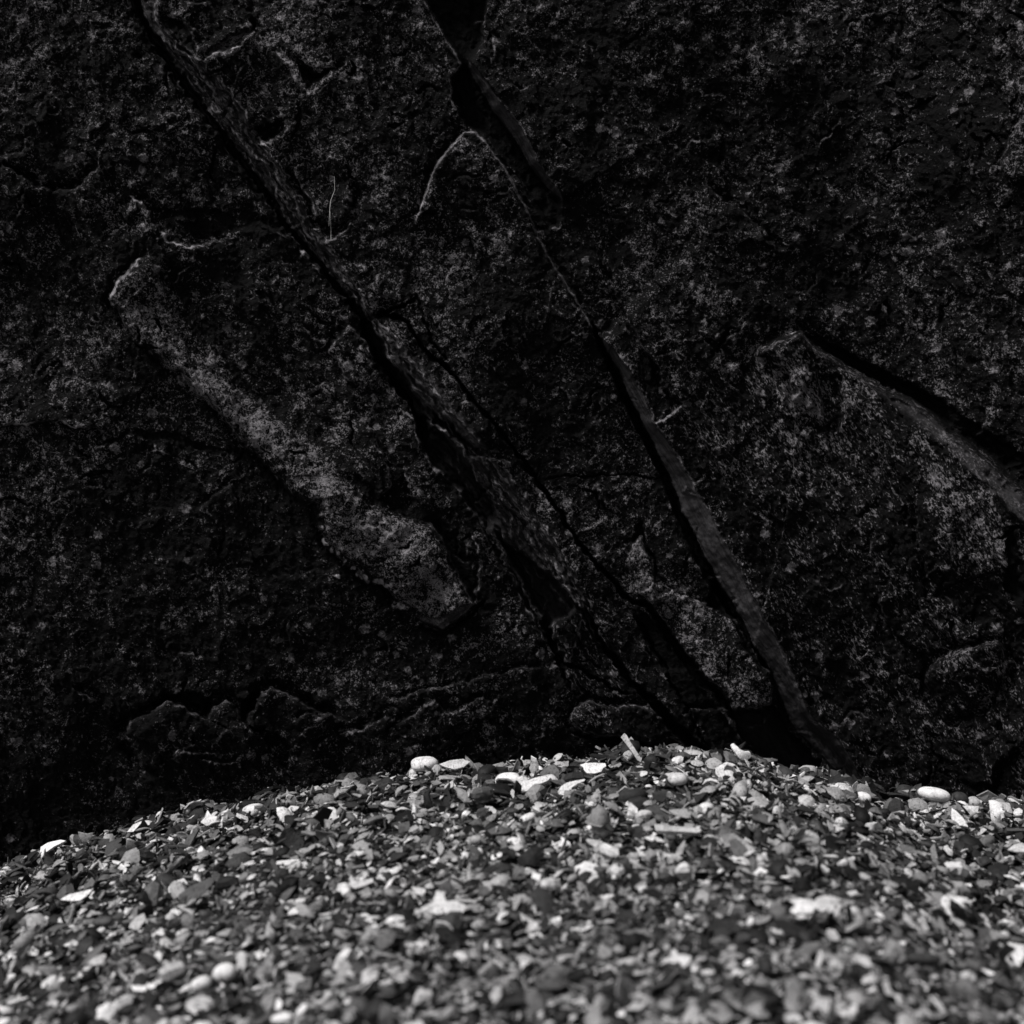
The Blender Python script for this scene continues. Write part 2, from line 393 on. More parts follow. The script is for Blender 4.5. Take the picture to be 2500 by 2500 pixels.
# --- the long crack and the side face on its right
AL_ = [(300, -80), (325, 20), (400, 150), (500, 290), (570, 380), (640, 480), (700, 560), (770, 640), (850, 740), (885, 800), (945, 900), (1000, 960), (1030, 1050),
       (1045, 1100), (1105, 1190), (1152, 1245), (1205, 1330), (1262, 1425), (1320, 1530), (1345, 1580)]
AR_ = [(355, -80), (390, 40), (450, 115), (505, 155), (560, 215), (608, 300), (650, 355), (705, 440), (760, 545), (805, 600), (862, 685), (912, 772), (985, 850),
       (1060, 955), (1150, 1060), (1240, 1160), (1310, 1260), (1385, 1370), (1450, 1480), (1520, 1600)]
band(AL_, AR_, .016, .022, 9, 190, smo=.38, ta=0, tb=.08, jag=True, strk=1.)
groove([(300, -80), (335, 20), (412, 150), (510, 290), (580, 380), (650, 480), (712, 565), (780, 645), (860, 740), (895, 800)], [9, 11, 13, 12, 11, 10, 9, 8, 10, 14], .035, ta=0, tb=.05)
groove([(880, 770), (930, 860), (975, 930), (1015, 990), (1050, 1070)], [12, 22, 24, 18, 14], .05)
groove([(1020, 1000), (1060, 1075), (1120, 1150), (1180, 1230), (1210, 1290)], [14, 30, 36, 34, 20], .06)
patch([(1205, 1290), (1260, 1340), (1310, 1375), (1370, 1425), (1402, 1480), (1388, 1505), (1350, 1522), (1345, 1580), (1310, 1500), (1255, 1400)], -.055, 14, lich_light=-2, smo=.3)
groove([(1335, 1540), (1352, 1590), (1378, 1630)], [16, 13, 6], .03)
edge([(1029, 1107), (1112, 1195), (1154, 1247), (1205, 1345), (1247, 1407), (1299, 1511), (1338, 1570)], .010, 60, -1, 4, .40, 0, 6, .05, .02)
# streaky ribs on the side face
sl = crop(AL_, 160); dl, s1_, rl = dist(AL_, SU[sl], SW[sl]); dr, s2_, rr = dist(AR_, SU[sl], SW[sl])
ins = ((s1_ > 0) & (s2_ < 0))
H[sl] += ins * .0032 * fbm(AC[sl], AL[sl] * .12, 13, 111, 4, .7)
def lerp_line(a, b, f, n=26):
    def rs(p):
        p = np.array(p, float); c = np.concatenate([[0], np.cumsum(np.hypot(*(p[1:] - p[:-1]).T))]); t = np.linspace(0, c[-1], n)
        return np.stack([np.interp(t, c, p[:, 0]), np.interp(t, c, p[:, 1])], -1)
    return [tuple(q_) for q_ in rs(a) * (1 - f) + rs(b) * f]
for f_, h_, w_ in ((.22, .007, .15), (.38, .009, .3), (.52, .009, .38), (.66, .008, .22), (.78, .008, .34), (.90, .006, .2)):
    ll = lerp_line(AL_, AR_, f_, 60); ll = [(x + random.gauss(0, 5), y + random.gauss(0, 3)) for x, y in ll]
    k0 = random.randint(0, 6)
    while k0 < 56:
        k1 = min(k0 + random.randint(6, 18), 59); edge(ll[k0:k1 + 1], h_, 13, 1, 3.5, w_, .005, 5, .15, .2); k0 = k1 + random.randint(-2, 3)
edge(AR_, .004, 26, 1, 4, .42, 0, 5, 0, .1)
edge(AL_[:12], .006, 40, -1, 4, .25, 0, 5, 0, .1)
# smooth hollow face
patch([(940, 800), (985, 835), (1070, 930), (1150, 1040), (1208, 1112), (1165, 1102), (1095, 1055), (1020, 990), (965, 900)], .004, 16, smooth=True, smo=.62, lich_light=-.5)
edge([(1025, 990), (1035, 1003), (1112, 1076), (1148, 1112), (1205, 1117), (1260, 1130)], .016, 50, -1, 6, .25, .014, 14, .1, .2)
patch([(1040, 985), (1085, 1020), (1150, 1085), (1190, 1108), (1130, 1085), (1070, 1040)], -.02, 8, lich_light=-2)
edge([(1180, 1160), (1240, 1240), (1300, 1300), (1360, 1345), (1400, 1400), (1430, 1460)], .008, 60, 1, 6, .1, .006)
# cross crack and the thin crack
groove([(880, 790), (915, 772), (950, 757), (990, 742), (1022, 728)], [14, 10, 6, 5, 3], .022)
edge([(850, 742), (880, 730), (925, 725), (985, 738)], .006, 30, 1, 4, .2)
groove([(935, 760), (985, 785), (1020, 830), (1075, 882), (1110, 920), (1180, 1010), (1280, 1130), (1350, 1230), (1400, 1310), (1450, 1370), (1500, 1430), (1545, 1470)],
       [5, 7, 7, 5, 6, 7, 6, 7, 6, 7, 8, 9], .024, ta=.03, tb=0)
groove([(1022, 728), (1035, 770), (1060, 830), (1095, 885)], [3, 6, 5, 3], .012)
edge([(1025, 725), (1030, 770), (1050, 790)], .005, 30, 1, 4, .3)

FL_ = [(1455, 820), (1480, 855), (1510, 900), (1531, 962), (1593, 1076), (1624, 1148), (1666, 1252), (1707, 1319), (1743, 1402), (1795, 1480), (1842, 1573), (1883, 1640), (1898, 1692), (1940, 1780), (2017, 1857), (2070, 1915), (2120, 1990)]
FR_ = [(1462, 815), (1500, 850), (1536, 900), (1578, 978), (1598, 1029), (1635, 1076), (1671, 1148), (1728, 1242), (1780, 1335), (1821, 1412), (1862, 1495), (1909, 1583), (1950, 1676), (1981, 1749), (2043, 1800), (2075, 1847), (2105, 1910), (2150, 1990)]
# --- the arched slab in the middle
TL0 = [(1040, 0), (1080, 78), (1128, 155), (1100, 190)]
DR0 = [(1150, 165), (1225, 250), (1280, 325), (1325, 405), (1376, 494)]
edge([(1010, 560), (1013, 543), (1034, 492), (1052, 424), (1078, 383), (1130, 323), (1160, 321), (1181, 342), (1233, 414), (1280, 502), (1321, 590), (1368, 668), (1425, 766), (1461, 823), (1480, 860)],
     .016, 120, -1, 4, .30, .008, 9, .06, .1, smooth=True)
for lp_, wv_ in (([(1010, 560), (1013, 543), (1034, 492), (1052, 424), (1078, 383), (1130, 323), (1160, 321), (1181, 342), (1233, 414), (1280, 502), (1321, 590), (1368, 668), (1425, 766), (1461, 823)], .55), (TL0, .30), (DR0, .40), (FR_[:-5], .20)):
    sl = crop(lp_, 20); d, sg, run = dist(lp_, SU[sl], SW[sl]); RIM[sl] += wv_ * np.exp(-(d / 2.2) ** 2) * taper(run, .1, .1)
H_sl = None
edge([(1195, 650), (1210, 640), (1232, 648), (1225, 690)], .006, 40, -1, 4, .2)
edge([(1355, 700), (1340, 730), (1330, 760)], .005, 40, 1, 4, .1)
patch([(1330, 660), (1365, 655), (1400, 730), (1420, 770), (1400, 790), (1350, 760), (1330, 710)], .004, 6, lich_light=.4)
groove([(1325, 1172), (1390, 1166), (1450, 1160), (1520, 1163), (1625, 1168)], [2.5, 3.5, 3, 3.5, 3], .008)
patch([(1535, 1375), (1539, 1319), (1565, 1306), (1583, 1355), (1604, 1418), (1640, 1462), (1590, 1470), (1560, 1440)], .014, 6, rim=.3, lich_light=.7, g=.004)
patch([(1548, 1288), (1562, 1272), (1575, 1300), (1600, 1380), (1620, 1425), (1606, 1418), (1585, 1350), (1566, 1303), (1540, 1316)], -.012, 5, lich_light=-1)
edge([(1265, 1090), (1285, 1060), (1290, 1035)], .005, 25, 1, 4, .2)
edge([(1370, 935), (1382, 960), (1395, 1000)], .007, 25, 1, 4, .25)
patch([(1258, 770), (1300, 765), (1340, 800), (1330, 830), (1280, 815)], .003, 8, lich_light=.5)

# --- crack and slab side at the top
TL = [(1010, -80), (1040, 0), (1080, 78), (1128, 155), (1100, 190), (1106, 240), (1122, 275), (1136, 305)]
edge(TL, .014, 90, -1, 4, .38, 0, 6, 0, .1, smooth=True)
patch([(1020, -80), (1042, 0), (1085, 80), (1130, 155), (1100, 190), (1108, 240), (1138, 308), (1185, 330), (1240, 400), (1300, 500), (1340, 560), (1370, 560), (1372, 498), (1310, 420), (1240, 320),
       (1165, 200), (1150, 165), (1180, 100), (1190, 0), (1180, -80)], -.024, 12, smooth=True, lich_light=-1.1)
band([(1120, 130), (1150, 180), (1205, 275), (1260, 350), (1310, 430), (1373, 495)], [(1135, 125), (1165, 165), (1225, 250), (1280, 325), (1325, 405), (1380, 495)], .020, .016, 14, 200, smo=.8, ta=.1, tb=.04)
edge([(1208, 92), (1212, 115), (1208, 135), (1190, 155)], .006, 25, -1, 4, .55)
edge([(1215, 30), (1208, 55), (1196, 75)], .006, 25, 1, 4, .35)

# --- the slab side that runs down to the shells
band(FL_, FR_, .014, .030, 16, 260, smo=1., ta=.03, tb=0)
groove([(1440, 780), (1470, 850), (1500, 905), (1520, 965), (1580, 1078), (1612, 1150), (1654, 1254), (1694, 1322), (1730, 1405), (1782, 1483), (1830, 1576), (1872, 1643)],
       [5, 8, 9, 11, 11, 11, 12, 14, 16, 14, 11, 10], .035, smooth=True, ta=.03, tb=.02)
edge(FR_[1:], .003, 30, 1, 3, .30, 0, 5, .05, .25)
patch([(1720, 1475), (1745, 1420), (1775, 1480), (1800, 1520), (1760, 1510)], -.03, 6, lich_light=-2)
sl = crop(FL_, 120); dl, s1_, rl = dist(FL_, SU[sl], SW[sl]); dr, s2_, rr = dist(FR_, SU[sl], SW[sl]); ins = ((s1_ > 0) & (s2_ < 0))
H[sl] += ins * .0016 * fbm(AC[sl], AL[sl] * .10, 16, 121, 4, .65)
sm = ins * sstep(1620, 1800, W[sl]); SMO[sl] *= 1 - .5 * sm; LICH_LIGHT[sl] -= .8 * sm; H[sl] -= sm * .018 * np.exp(-((dl / (dl + dr + 1) - .52) / .22) ** 2)  # foot of this face darkened: shade put into its colour
# ledges right of it
edge([(1450, 625), (1490, 670), (1530, 770), (1560, 830), (1590, 880), (1620, 935), (1665, 985)], .012, 90, 1, 5, .12, .008, 8, .15, .02)
edge([(1602, 1034), (1640, 1008), (1666, 986)], .014, 50, -1, 8, .55, .004, 6, .02, .02, smooth=True)
patch([(1560, 850), (1580, 870), (1620, 940), (1660, 985), (1602, 1028), (1575, 970), (1550, 905)], -.008, 5, lich_light=-.8)
edge([(1691, 1024), (1733, 1097), (1755, 1140), (1780, 1185)], .009, 70, 1, 5, .1, .007, 8)
edge([(1717, 828), (1764, 875), (1782, 932), (1810, 965)], .009, 60, -1, 4, .2, .005)
edge([(1600, 850), (1612, 835), (1680, 832), (1717, 828)], .006, 50, -1, 4, .15)
edge([(1735, 1093), (1765, 1092), (1790, 1070)], .008, 35, -1, 4, .5)
patch([(1765, 1060), (1775, 1010), (1800, 995), (1812, 1000), (1790, 1035), (1785, 1080)], -.010, 14, wear_light=.18)
edge([(1660, 380), (1690, 345), (1712, 342)], .006, 40, -1, 4, .35)
edge([(1700, 440), (1730, 455), (1780, 500), (1840, 550), (1920, 620)], .012, 80, -1, 6, .12, .008, 9)

# --- boulder at the right with its pale bevelled top
BL = [(1845, 880), (1862, 854), (1893, 833), (1955, 815), (1986, 849), (2038, 880), (2085, 910), (2168, 962), (2209, 967), (2271, 1009), (2323, 1060), (2390, 1107), (2463, 1169), (2560, 1240), (2700, 1330)]
H += .030 * np.exp(-(((U - 2240) / 330) ** 2 + ((W - 1330) / 300) ** 2)) * (polysd([(1760, 780), (1955, 805), (2086, 900), (2390, 1097), (2700, 1320), (2900, 2400), (1700, 2400), (1700, 900)], SU, SW) > 0)
edge(BL, .040, 330, -1, 24, .05, .012, 20, .06, 0, smooth=True)
groove([(1990, 830), (2045, 862), (2120, 905), (2210, 945), (2290, 1000), (2350, 1050), (2430, 1095), (2560, 1180)], [10, 16, 20, 22, 28, 32, 30, 30], .014, ta=.1, tb=0)
patch([(2085, 912), (2168, 964), (2209, 970), (2271, 1011), (2323, 1062), (2390, 1110), (2463, 1172), (2560, 1243), (2560, 1330), (2458, 1252), (2406, 1190), (2318, 1112), (2281, 1076), (2225, 1024), (2168, 988)],
      -.006, 14, smooth=True, tilt=(-.00010, .00022), smo=.5, lich_light=.3)  # top bevel lightened: light from above put into its colour
patch([(2262, 1078), (2300, 1084), (2318, 1070), (2322, 1090), (2290, 1110)], -.005, 4, lich_light=-.5)
patch([(2000, 905), (2048, 905), (2072, 952), (2067, 1014), (2050, 1060), (2030, 1060), (2014, 1010)], -.014, 20, lich_light=-.5)
edge([(1985, 880), (1997, 915), (2008, 985), (2017, 1055), (2025, 1107), (2035, 1130)], .010, 30, -1, 6, .3, .004)
edge([(2048, 900), (2070, 952), (2067, 1014), (2053, 1060)], .008, 30, 1, 6, .3)
patch([(1870, 870), (1910, 840), (1960, 835), (1985, 870), (1990, 930), (1940, 1000), (1890, 960)], .010, 22, lich_light=.45)
patch([(1905, 930), (1940, 905), (1990, 905), (1985, 1000), (1940, 1040), (1900, 1000)], .008, 15, lich_light=.2)
edge([(1905, 1120), (1930, 1110), (1945, 1140), (1940, 1180)], .006, 30, 1, 4, .15)
edge([(2235, 1210), (2240, 1260), (2248, 1314), (2255, 1370), (2261, 1407), (2276, 1449)], .016, 120, 1, 10, .1, .008, 10, .15, .02)
edge([(2248, 1461), (2253, 1495), (2287, 1537), (2338, 1573), (2380, 1568), (2400, 1530)], .016, 50, 1, 5, .18, .012, 11, .02, .15)
edge([(2142, 1449), (2162, 1516), (2219, 1573), (2276, 1604)], .010, 70, 1, 5, .18, .008, 9)
patch([(2380, 1568), (2330, 1590), (2276, 1614), (2250, 1645), (2266, 1692), (2297, 1738), (2313, 1762), (2370, 1740), (2440, 1700), (2480, 1620), (2440, 1560)], .022, 24, rim=.10, lich_light=.15, g=.008, tilt=(0, -.00010))
edge([(2300, 1640), (2340, 1670), (2380, 1705)], .008, 40, 1, 5, .15)
edge([(2390, 1520), (2400, 1560), (2410, 1570)], .006, 30, 1, 4, .3)
edge([(2500, 1820), (2455, 1850), (2430, 1890), (2420, 1930)], .02, 60, -1, 8, .1, .01, 10, 0, .1)
groove([(2460, 1290), (2480, 1380), (2470, 1430), (2500, 1460)], [10, 20, 25, 20], .012)
patch([(2250, 1120), (2330, 1120), (2420, 1200), (2540, 1300), (2530, 1420), (2400, 1450), (2280, 1420), (2255, 1300)], .006, 60, lich_light=.9)  # broad lit area of the bulge, light put into the colour
patch([(1880, 860), (1990, 860), (2090, 930), (2230, 1040), (2330, 1130), (2240, 1130), (2120, 1040), (2040, 1060), (1940, 1020)], .004, 50, lich_light=.4)
edge([(2500, 280), (2470, 330), (2440, 420), (2470, 470)], .012, 60, 1, 8, .15, .006, 8)
edge([(2160, 210), (2180, 215), (2200, 250), (2210, 310)], .009, 50, -1, 5, .2, .006)
edge([(2140, 320), (2165, 340), (2180, 380)], .007, 40, -1, 5, .15, .005)
for pts in ([(2185, 585), (2210, 575), (2250, 570), (2240, 590), (2200, 602)], [(2300, 645), (2330, 640), (2335, 658), (2310, 655)], [(2440, 655), (2470, 635), (2500, 640), (2480, 660), (2445, 680)]):
    patch(pts, .003, 6, wear_light=.30)

# --- lower broken slabs and blocks
G_ = [(1583, 1469), (1640, 1540), (1690, 1610), (1720, 1655), (1750, 1665), (1772, 1700), (1797, 1735), (1890, 1716), (1888, 1670), (1850, 1600), (1800, 1520), (1720, 1474), (1640, 1445)]
patch(G_, .020, 4, tilt=(.00003, .00005), rim=.25, lich_light=.3)
patch([(1690, 1600), (1720, 1655), (1750, 1665), (1772, 1700), (1797, 1735), (1890, 1716), (1880, 1690), (1800, 1680), (1740, 1610), (1680, 1570)], .002, 12, lich_light=.5)  # lit lower part of the slab, light put into the colour
groove([(1545, 1470), (1583, 1480), (1630, 1545), (1680, 1615), (1712, 1665), (1745, 1682), (1765, 1720)], [7, 10, 12, 14, 12, 12, 14], .03, ta=0)
patch([(1762, 1705), (1797, 1742), (1895, 1722), (1925, 1780), (2000, 1860), (2030, 1910), (2000, 1990), (1880, 1950), (1830, 1850)], -.05, 10, lich_light=-2.5, smo=.2)
patch([(1570, 1490), (1600, 1520), (1660, 1600), (1720, 1690), (1800, 1800), (1840, 1870), (1760, 1840), (1650, 1680), (1590, 1580), (1560, 1520)], -.012, 8, lich_light=-.9)
groove([(1552, 1485), (1568, 1531), (1609, 1588), (1630, 1645), (1661, 1707), (1708, 1780), (1740, 1840)], [9, 6, 5, 5, 5, 4, 4], .016)
groove([(1395, 1480), (1438, 1505), (1475, 1578), (1526, 1640), (1568, 1697), (1630, 1759), (1700, 1825), (1760, 1880)], [8, 12, 13, 12, 13, 18, 22, 20], .034, tb=0)
edge([(1660, 1745), (1700, 1732), (1760, 1728), (1800, 1745)], .006, 60, -1, 4, .18, .006)
edge([(1800, 1790), (1840, 1830), (1880, 1880)], .010, 30, -1, 4, .25)
groove([(1376, 1619), (1412, 1635), (1454, 1666), (1490, 1681), (1540, 1700)], [10, 7, 7, 5, 4], .014)
groove([(1372, 1625), (1380, 1655), (1392, 1681), (1418, 1707)], [9, 6, 5, 5], .014)
patch([(1350, 1516), (1380, 1495), (1407, 1485), (1425, 1498), (1418, 1547), (1392, 1588), (1381, 1614), (1362, 1590)], .016, 8, rim=.35, lich_light=.1)
patch([(1387, 1754), (1402, 1733), (1438, 1707), (1469, 1718), (1557, 1728), (1599, 1738), (1630, 1780), (1648, 1818), (1560, 1810), (1475, 1795), (1423, 1793)], .018, 8, rim=.22, lich_light=.2, g=.008)
patch([(1395, 1752), (1438, 1712), (1450, 1728), (1475, 1760), (1470, 1785), (1430, 1785)], .008, 12, lich_light=.5)
edge([(1387, 1775), (1423, 1797), (1475, 1800), (1560, 1806), (1600, 1830)], .012, 60, 1, 5, .0, .010, 6)
patch([(1387, 1640), (1400, 1650), (1425, 1690), (1412, 1706), (1395, 1680)], .006, 6, rim=.3)
X_ = [(306, 1800), (310, 1780), (331, 1759), (357, 1749), (362, 1733), (404, 1708), (455, 1739), (512, 1762), (523, 1728), (549, 1708), (575, 1723), (606, 1764), (621, 1728), (637, 1692), (657, 1682), (699, 1687), (751, 1718), (797, 1749), (850, 1765)]
edge(X_, .024, 160, -1, 6, .26, .020, 13, .02, .1)
patch([(362, 1733), (404, 1700), (455, 1725), (512, 1748), (523, 1718), (500, 1700), (440, 1690), (400, 1690), (370, 1710)], -.014, 8, lich_light=-1.5)
patch([(590, 1720), (606, 1757), (621, 1722), (635, 1690), (610, 1690)], -.012, 6, lich_light=-1.5)
edge([(306, 1800), (321, 1821), (340, 1850), (362, 1868), (400, 1880)], .016, 70, 1, 6, .12, .016, 14)
edge([(400, 1840), (440, 1842), (500, 1835), (560, 1845)], .006, 30, -1, 4, .2, .003)
edge([(480, 1860), (540, 1858), (600, 1850)], .006, 30, -1, 4, .2, .003)
edge([(510, 1830), (530, 1800), (560, 1780)], .005, 30, -1, 4, .2)
edge([(775, 1840), (781, 1811), (810, 1795), (843, 1790), (900, 1778), (936, 1760), (998, 1752), (1030, 1730), (1061, 1713), (1080, 1725), (1097, 1739), (1120, 1735), (1143, 1707), (1174, 1697), (1190, 1713), (1230, 1700)],
     .008, 110, -1, 5, .25, .005, 9, .05, .1)
edge([(171, 1676), (190, 1690), (230, 1710), (250, 1730)], .010, 60, -1, 5, .12, .009, 11)
edge([(1060, 1850), (1120, 1790), (1180, 1750), (1240, 1740)], .01, 60, 1, 10, .1, .004)
edge([(940, 1720), (1020, 1690), (1100, 1670), (1180, 1645), (1260, 1635), (1340, 1640)], .008, 80, -1, 5, .12, .005)
edge([(715, 1760), (740, 1745), (800, 1755)], .008, 50, -1, 5, .2, .004)
# small chips, hairline cracks and broken lips all over the face
rc = np.random.default_rng(77)
for i in range(460):
    x, y = rc.uniform(-20, 2520), rc.uniform(-20, 1900)
    n = int(rc.integers(3, 7)); a = rc.choice([1.0, 1.0, -.7, 2.4, 0.]) + rc.normal(0, .4); st = rc.uniform(7, 22); pts = [(x, y)]
    for k in range(n):
        a += rc.normal(0, .55); x += st * math.cos(a); y += st * math.sin(a); pts.append((x, y))
    if i % 4 == 0: groove(pts, [2.5, rc.uniform(3.5, 6), 2.5], rc.uniform(.004, .010), ta=.2, tb=.2)
    else: edge(pts, rc.uniform(.004, .010), rc.uniform(14, 45), int(rc.choice([-1, 1])), 3.5, rc.choice([0, .05, .1, .2]), rc.choice([0, .003]), 5, .25, .25)
# streaked texture of the right-hand rock
BP = BL + [(7000, 3000), (7000, 2700), (2150, 2700), (2110, 1920), (1960, 1670), (1800, 1300), (1640, 1000), (1700, 930)]
STRK = np.maximum(STRK, (polysd(BP, JU, JW) > 0) * 1.)
H += .0030 * sstep(1560, 1800, U - (W - 1300) * .35) * sstep(500, 1000, W) * fbm(AC, AL * .30, 26, 131, 4, .65)
LICH_LIGHT -= .30 * sstep(1350, 1850, W) * sstep(2400, 1800, U)
LICH_LIGHT -= .15 * sstep(500, 200, W) * sstep(1900, 1500, U) * sstep(1100, 1250, U)
WEAR_LIGHT = np.clip(WEAR_LIGHT * 1.9 * (.12 + .88 * sstep(-.35, .45, fbm(U, W, 34, 301, 3, .7))) + RIM, 0, 1.3); SMO = np.clip(SMO, 0, 1)
LICH_LIGHT = np.clip(LICH_LIGHT, -1.6, 1.4)
H += HN * (1 - .85 * SMO)

# lean of the face: it overhangs a little and swings nearer at the right
Y0 = 1.955 - .11 * np.clip((1900 - W) / 1900, -.3, 2.2) - .13 * np.clip((U - 1900) / 600, 0, 2.2) ** 2
Y0 -= .02 * np.clip((400 - U) / 400, 0, 3)
YY = Y0 - np.where(np.abs(U - 1250) > 1400, H * .6, H)
XX = (U - 1250) / FPX * YY; ZZ = CZ - (W - 1250) / FPX * YY
P = np.stack([XX, YY, ZZ], -1).reshape(-1, 3)

# --- split the net into the slabs one can tell apart
nr, nc = U.shape
cu = JU[:-1, :-1]; cw = JW[:-1, :-1]; cus = SU[:-1, :-1]; cws = SW[:-1, :-1]
REG = np.zeros((nr - 1, nc - 1), np.int32)
regs = [('rock_slab', 'upper left slab of speckled dark rock')]
def region(name, pts, label=None, smooth=False):
    regs.append((name, label)); X, Y = (cus, cws) if smooth else (cu, cw)
    sl = crop(pts, 30); s2 = (slice(sl[0].start, min(sl[0].stop, nr - 1)), slice(sl[1].start, min(sl[1].stop, nc - 1)))
    REG[s2][polysd(pts, X[s2], Y[s2]) > 0] = len(regs) - 1
region('rock_slab', AR_ + [(1640, 1800), (1760, 2700), (7000, 2700), (7000, -5000), (355, -5000)], 'middle slab right of the long crack')
region('rock_slab', [(1010, -5000), (1010, -80), (1040, 0), (1128, 155), (1165, 200), (1373, 495), (1425, 766)] + FR_[1:] + [(2150, 2700), (7000, 2700), (7000, -5000)], 'large right slab of streaked dark rock')
region('rock_slab', AL_[:1] + AL_[1:] + [(1380, 1630), (1440, 1700), (1520, 1600)][2:] + AR_[::-1], 'layered side face of the middle slab', False)
region('rock_slab', BL + [(7000, 3000), (7000, 2700), (2150, 2700), (2110, 1920), (1960, 1670), (1800, 1300), (1760, 1100)], 'rounded boulder-like bulge with a pale bevelled top', True)
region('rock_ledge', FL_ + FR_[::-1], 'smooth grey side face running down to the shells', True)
region('rock_rib', RIB, 'pale speckled rib of rock')
region('rock_flake', [(1010, 560), (1013, 543), (1034, 492), (1052, 424), (1078, 383), (1130, 323), (1160, 321), (1181, 342), (1233, 414), (1280, 502), (1321, 590), (1368, 668), (1425, 766), (1461, 823),
                      (1510, 930), (1580, 1078), (1612, 1150), (1500, 1165), (1325, 1172), (1280, 1130), (1180, 1010), (1110, 920), (1060, 850)], 'arched flake with a thin pale rim')
region('rock_flake', [(797, 859), (823, 823), (854, 792), (895, 833), (926, 875), (947, 911), (916, 942), (885, 957), (840, 915)], 'small flake beside the long crack')
region('rock_slab', G_, 'pale broken slab with a squared foot', True)
region('rock_flake', [(1535, 1375), (1539, 1319), (1565, 1306), (1583, 1355), (1604, 1418), (1640, 1462), (1590, 1470), (1560, 1440)], 'pointed upright flake')
region('rock_block', [(1350, 1516), (1380, 1495), (1407, 1485), (1425, 1498), (1418, 1547), (1392, 1588), (1381, 1614), (1362, 1590)])
region('rock_block', [(1387, 1754), (1402, 1733), (1438, 1707), (1469, 1718), (1557, 1728), (1599, 1738), (1630, 1780), (1648, 1818), (1560, 1810), (1475, 1795), (1423, 1793)], 'low block with a pale peak just above the shells')
region('rock_block', X_ + [(900, 1800), (900, 2000), (420, 2000), (362, 1868), (321, 1821)], 'jagged broken foot of the left slab')
region('rock_block', [(2380, 1568), (2330, 1590), (2276, 1614), (2250, 1645), (2266, 1692), (2297, 1738), (2313, 1762), (2370, 1740), (2440, 1700), (2480, 1620), (2440, 1560)], 'angular block low on the right')
region('rock_slab', [(2235, 1210), (2248, 1314), (2261, 1407), (2276, 1449), (2248, 1461), (2253, 1495), (2287, 1537), (2338, 1573), (2380, 1568), (2440, 1540), (2540, 1420), (2560, 1300), (2458, 1252), (2406, 1190), (2318, 1112), (2281, 1076), (2255, 1100)], 'raised plate on the right-hand bulge')

face = bpy.data.objects.new('rock_face', None); C.objects.link(face)
tag(face, 'dark lichen-speckled rock face split by long diagonal cracks, rising behind the shells', kind='structure')
idx = np.arange(nr * nc).reshape(nr, nc)
Q = np.stack([idx[:-1, :-1], idx[1:, :-1], idx[1:, 1:], idx[:-1, 1:]], -1)
A = {'lichen': LICH_LIGHT.ravel(), 'smooth': SMO.ravel(), 'wear_light': WEAR_LIGHT.ravel(), 'streak': STRK.ravel()}  # lichen and rim attributes also hold painted light and shade
for r, (nm, lb) in enumerate(regs):
    q_ = Q[REG == r]
    if not len(q_): continue
    used, inv = np.unique(q_.ravel(), return_inverse=True)
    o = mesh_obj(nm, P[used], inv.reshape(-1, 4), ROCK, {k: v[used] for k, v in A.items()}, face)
    if lb: o['label'] = lb

# ------------------------------------------------------------------ the beach under the shells
SIL = np.array([(-900, 2420), (-400, 2240), (0, 2128), (100, 2103), (250, 2050), (380, 2010), (700, 1945), (870, 1915), (1050, 1892), (1300, 1874), (1500, 1850), (1650, 1838), (1800, 1850), (1900, 1873),
                (2050, 1915), (2160, 1950), (2300, 1962), (2420, 1966), (2500, 1968), (2900, 1990), (3600, 2080)], float)
YR = 1.70
def surf(x, y):
    u = 1250 + np.asarray(x) * FPX / YR
    row = np.interp(u, SIL[:, 0], SIL[:, 1])
    z = CZ - (row - 1250) / FPX * YR
    z = z + .0045 * (np.sin(x * 31 + 1.3 * np.sin(y * 17)) * np.sin(y * 27 + 2 * np.sin(x * 9)) - .3)
    t = np.clip(YR - y, 0, 3); b = np.clip(y - YR, 0, 3)
    return z - .03 * t - .035 * t * t - .42 * b * b / (b + .05)
def base(x, y):
    z = surf(x, y)
    far = np.clip((np.hypot(x, y - 1) - 1.1) / 1.2, 0, 1)
    return z * (1 - far) + (CZ - .62) * far - .012
bx_ = np.concatenate([[-60, -30, -15, -8, -5, -3.5, -2.6, -2.0, -1.6], np.arange(-1.3, 1.31, .02), [1.6, 2.0, 2.6, 3.5, 5, 8, 15, 30, 60]])
by_ = np.concatenate([[-60, -30, -15, -8, -5, -3, -2, -1.2, -.6, -.2, .1], np.arange(.3, 2.3, .02), [2.6, 3, 4, 8, 20, 60]])
BX, BY = np.meshgrid(bx_, by_)
BZ = base(BX, BY) + .004 * fbm(BX * 100, BY * 100, 8, 201, 3)
idb = np.arange(BX.size).reshape(BX.shape)
Qb = np.stack([idb[:-1, :-1], idb[:-1, 1:], idb[1:, 1:], idb[1:, :-1]], -1).reshape(-1, 4)
beach = mesh_obj('beach', np.stack([BX, BY, BZ], -1).reshape(-1, 3), Qb, GRIT)
tag(beach, kind='structure')

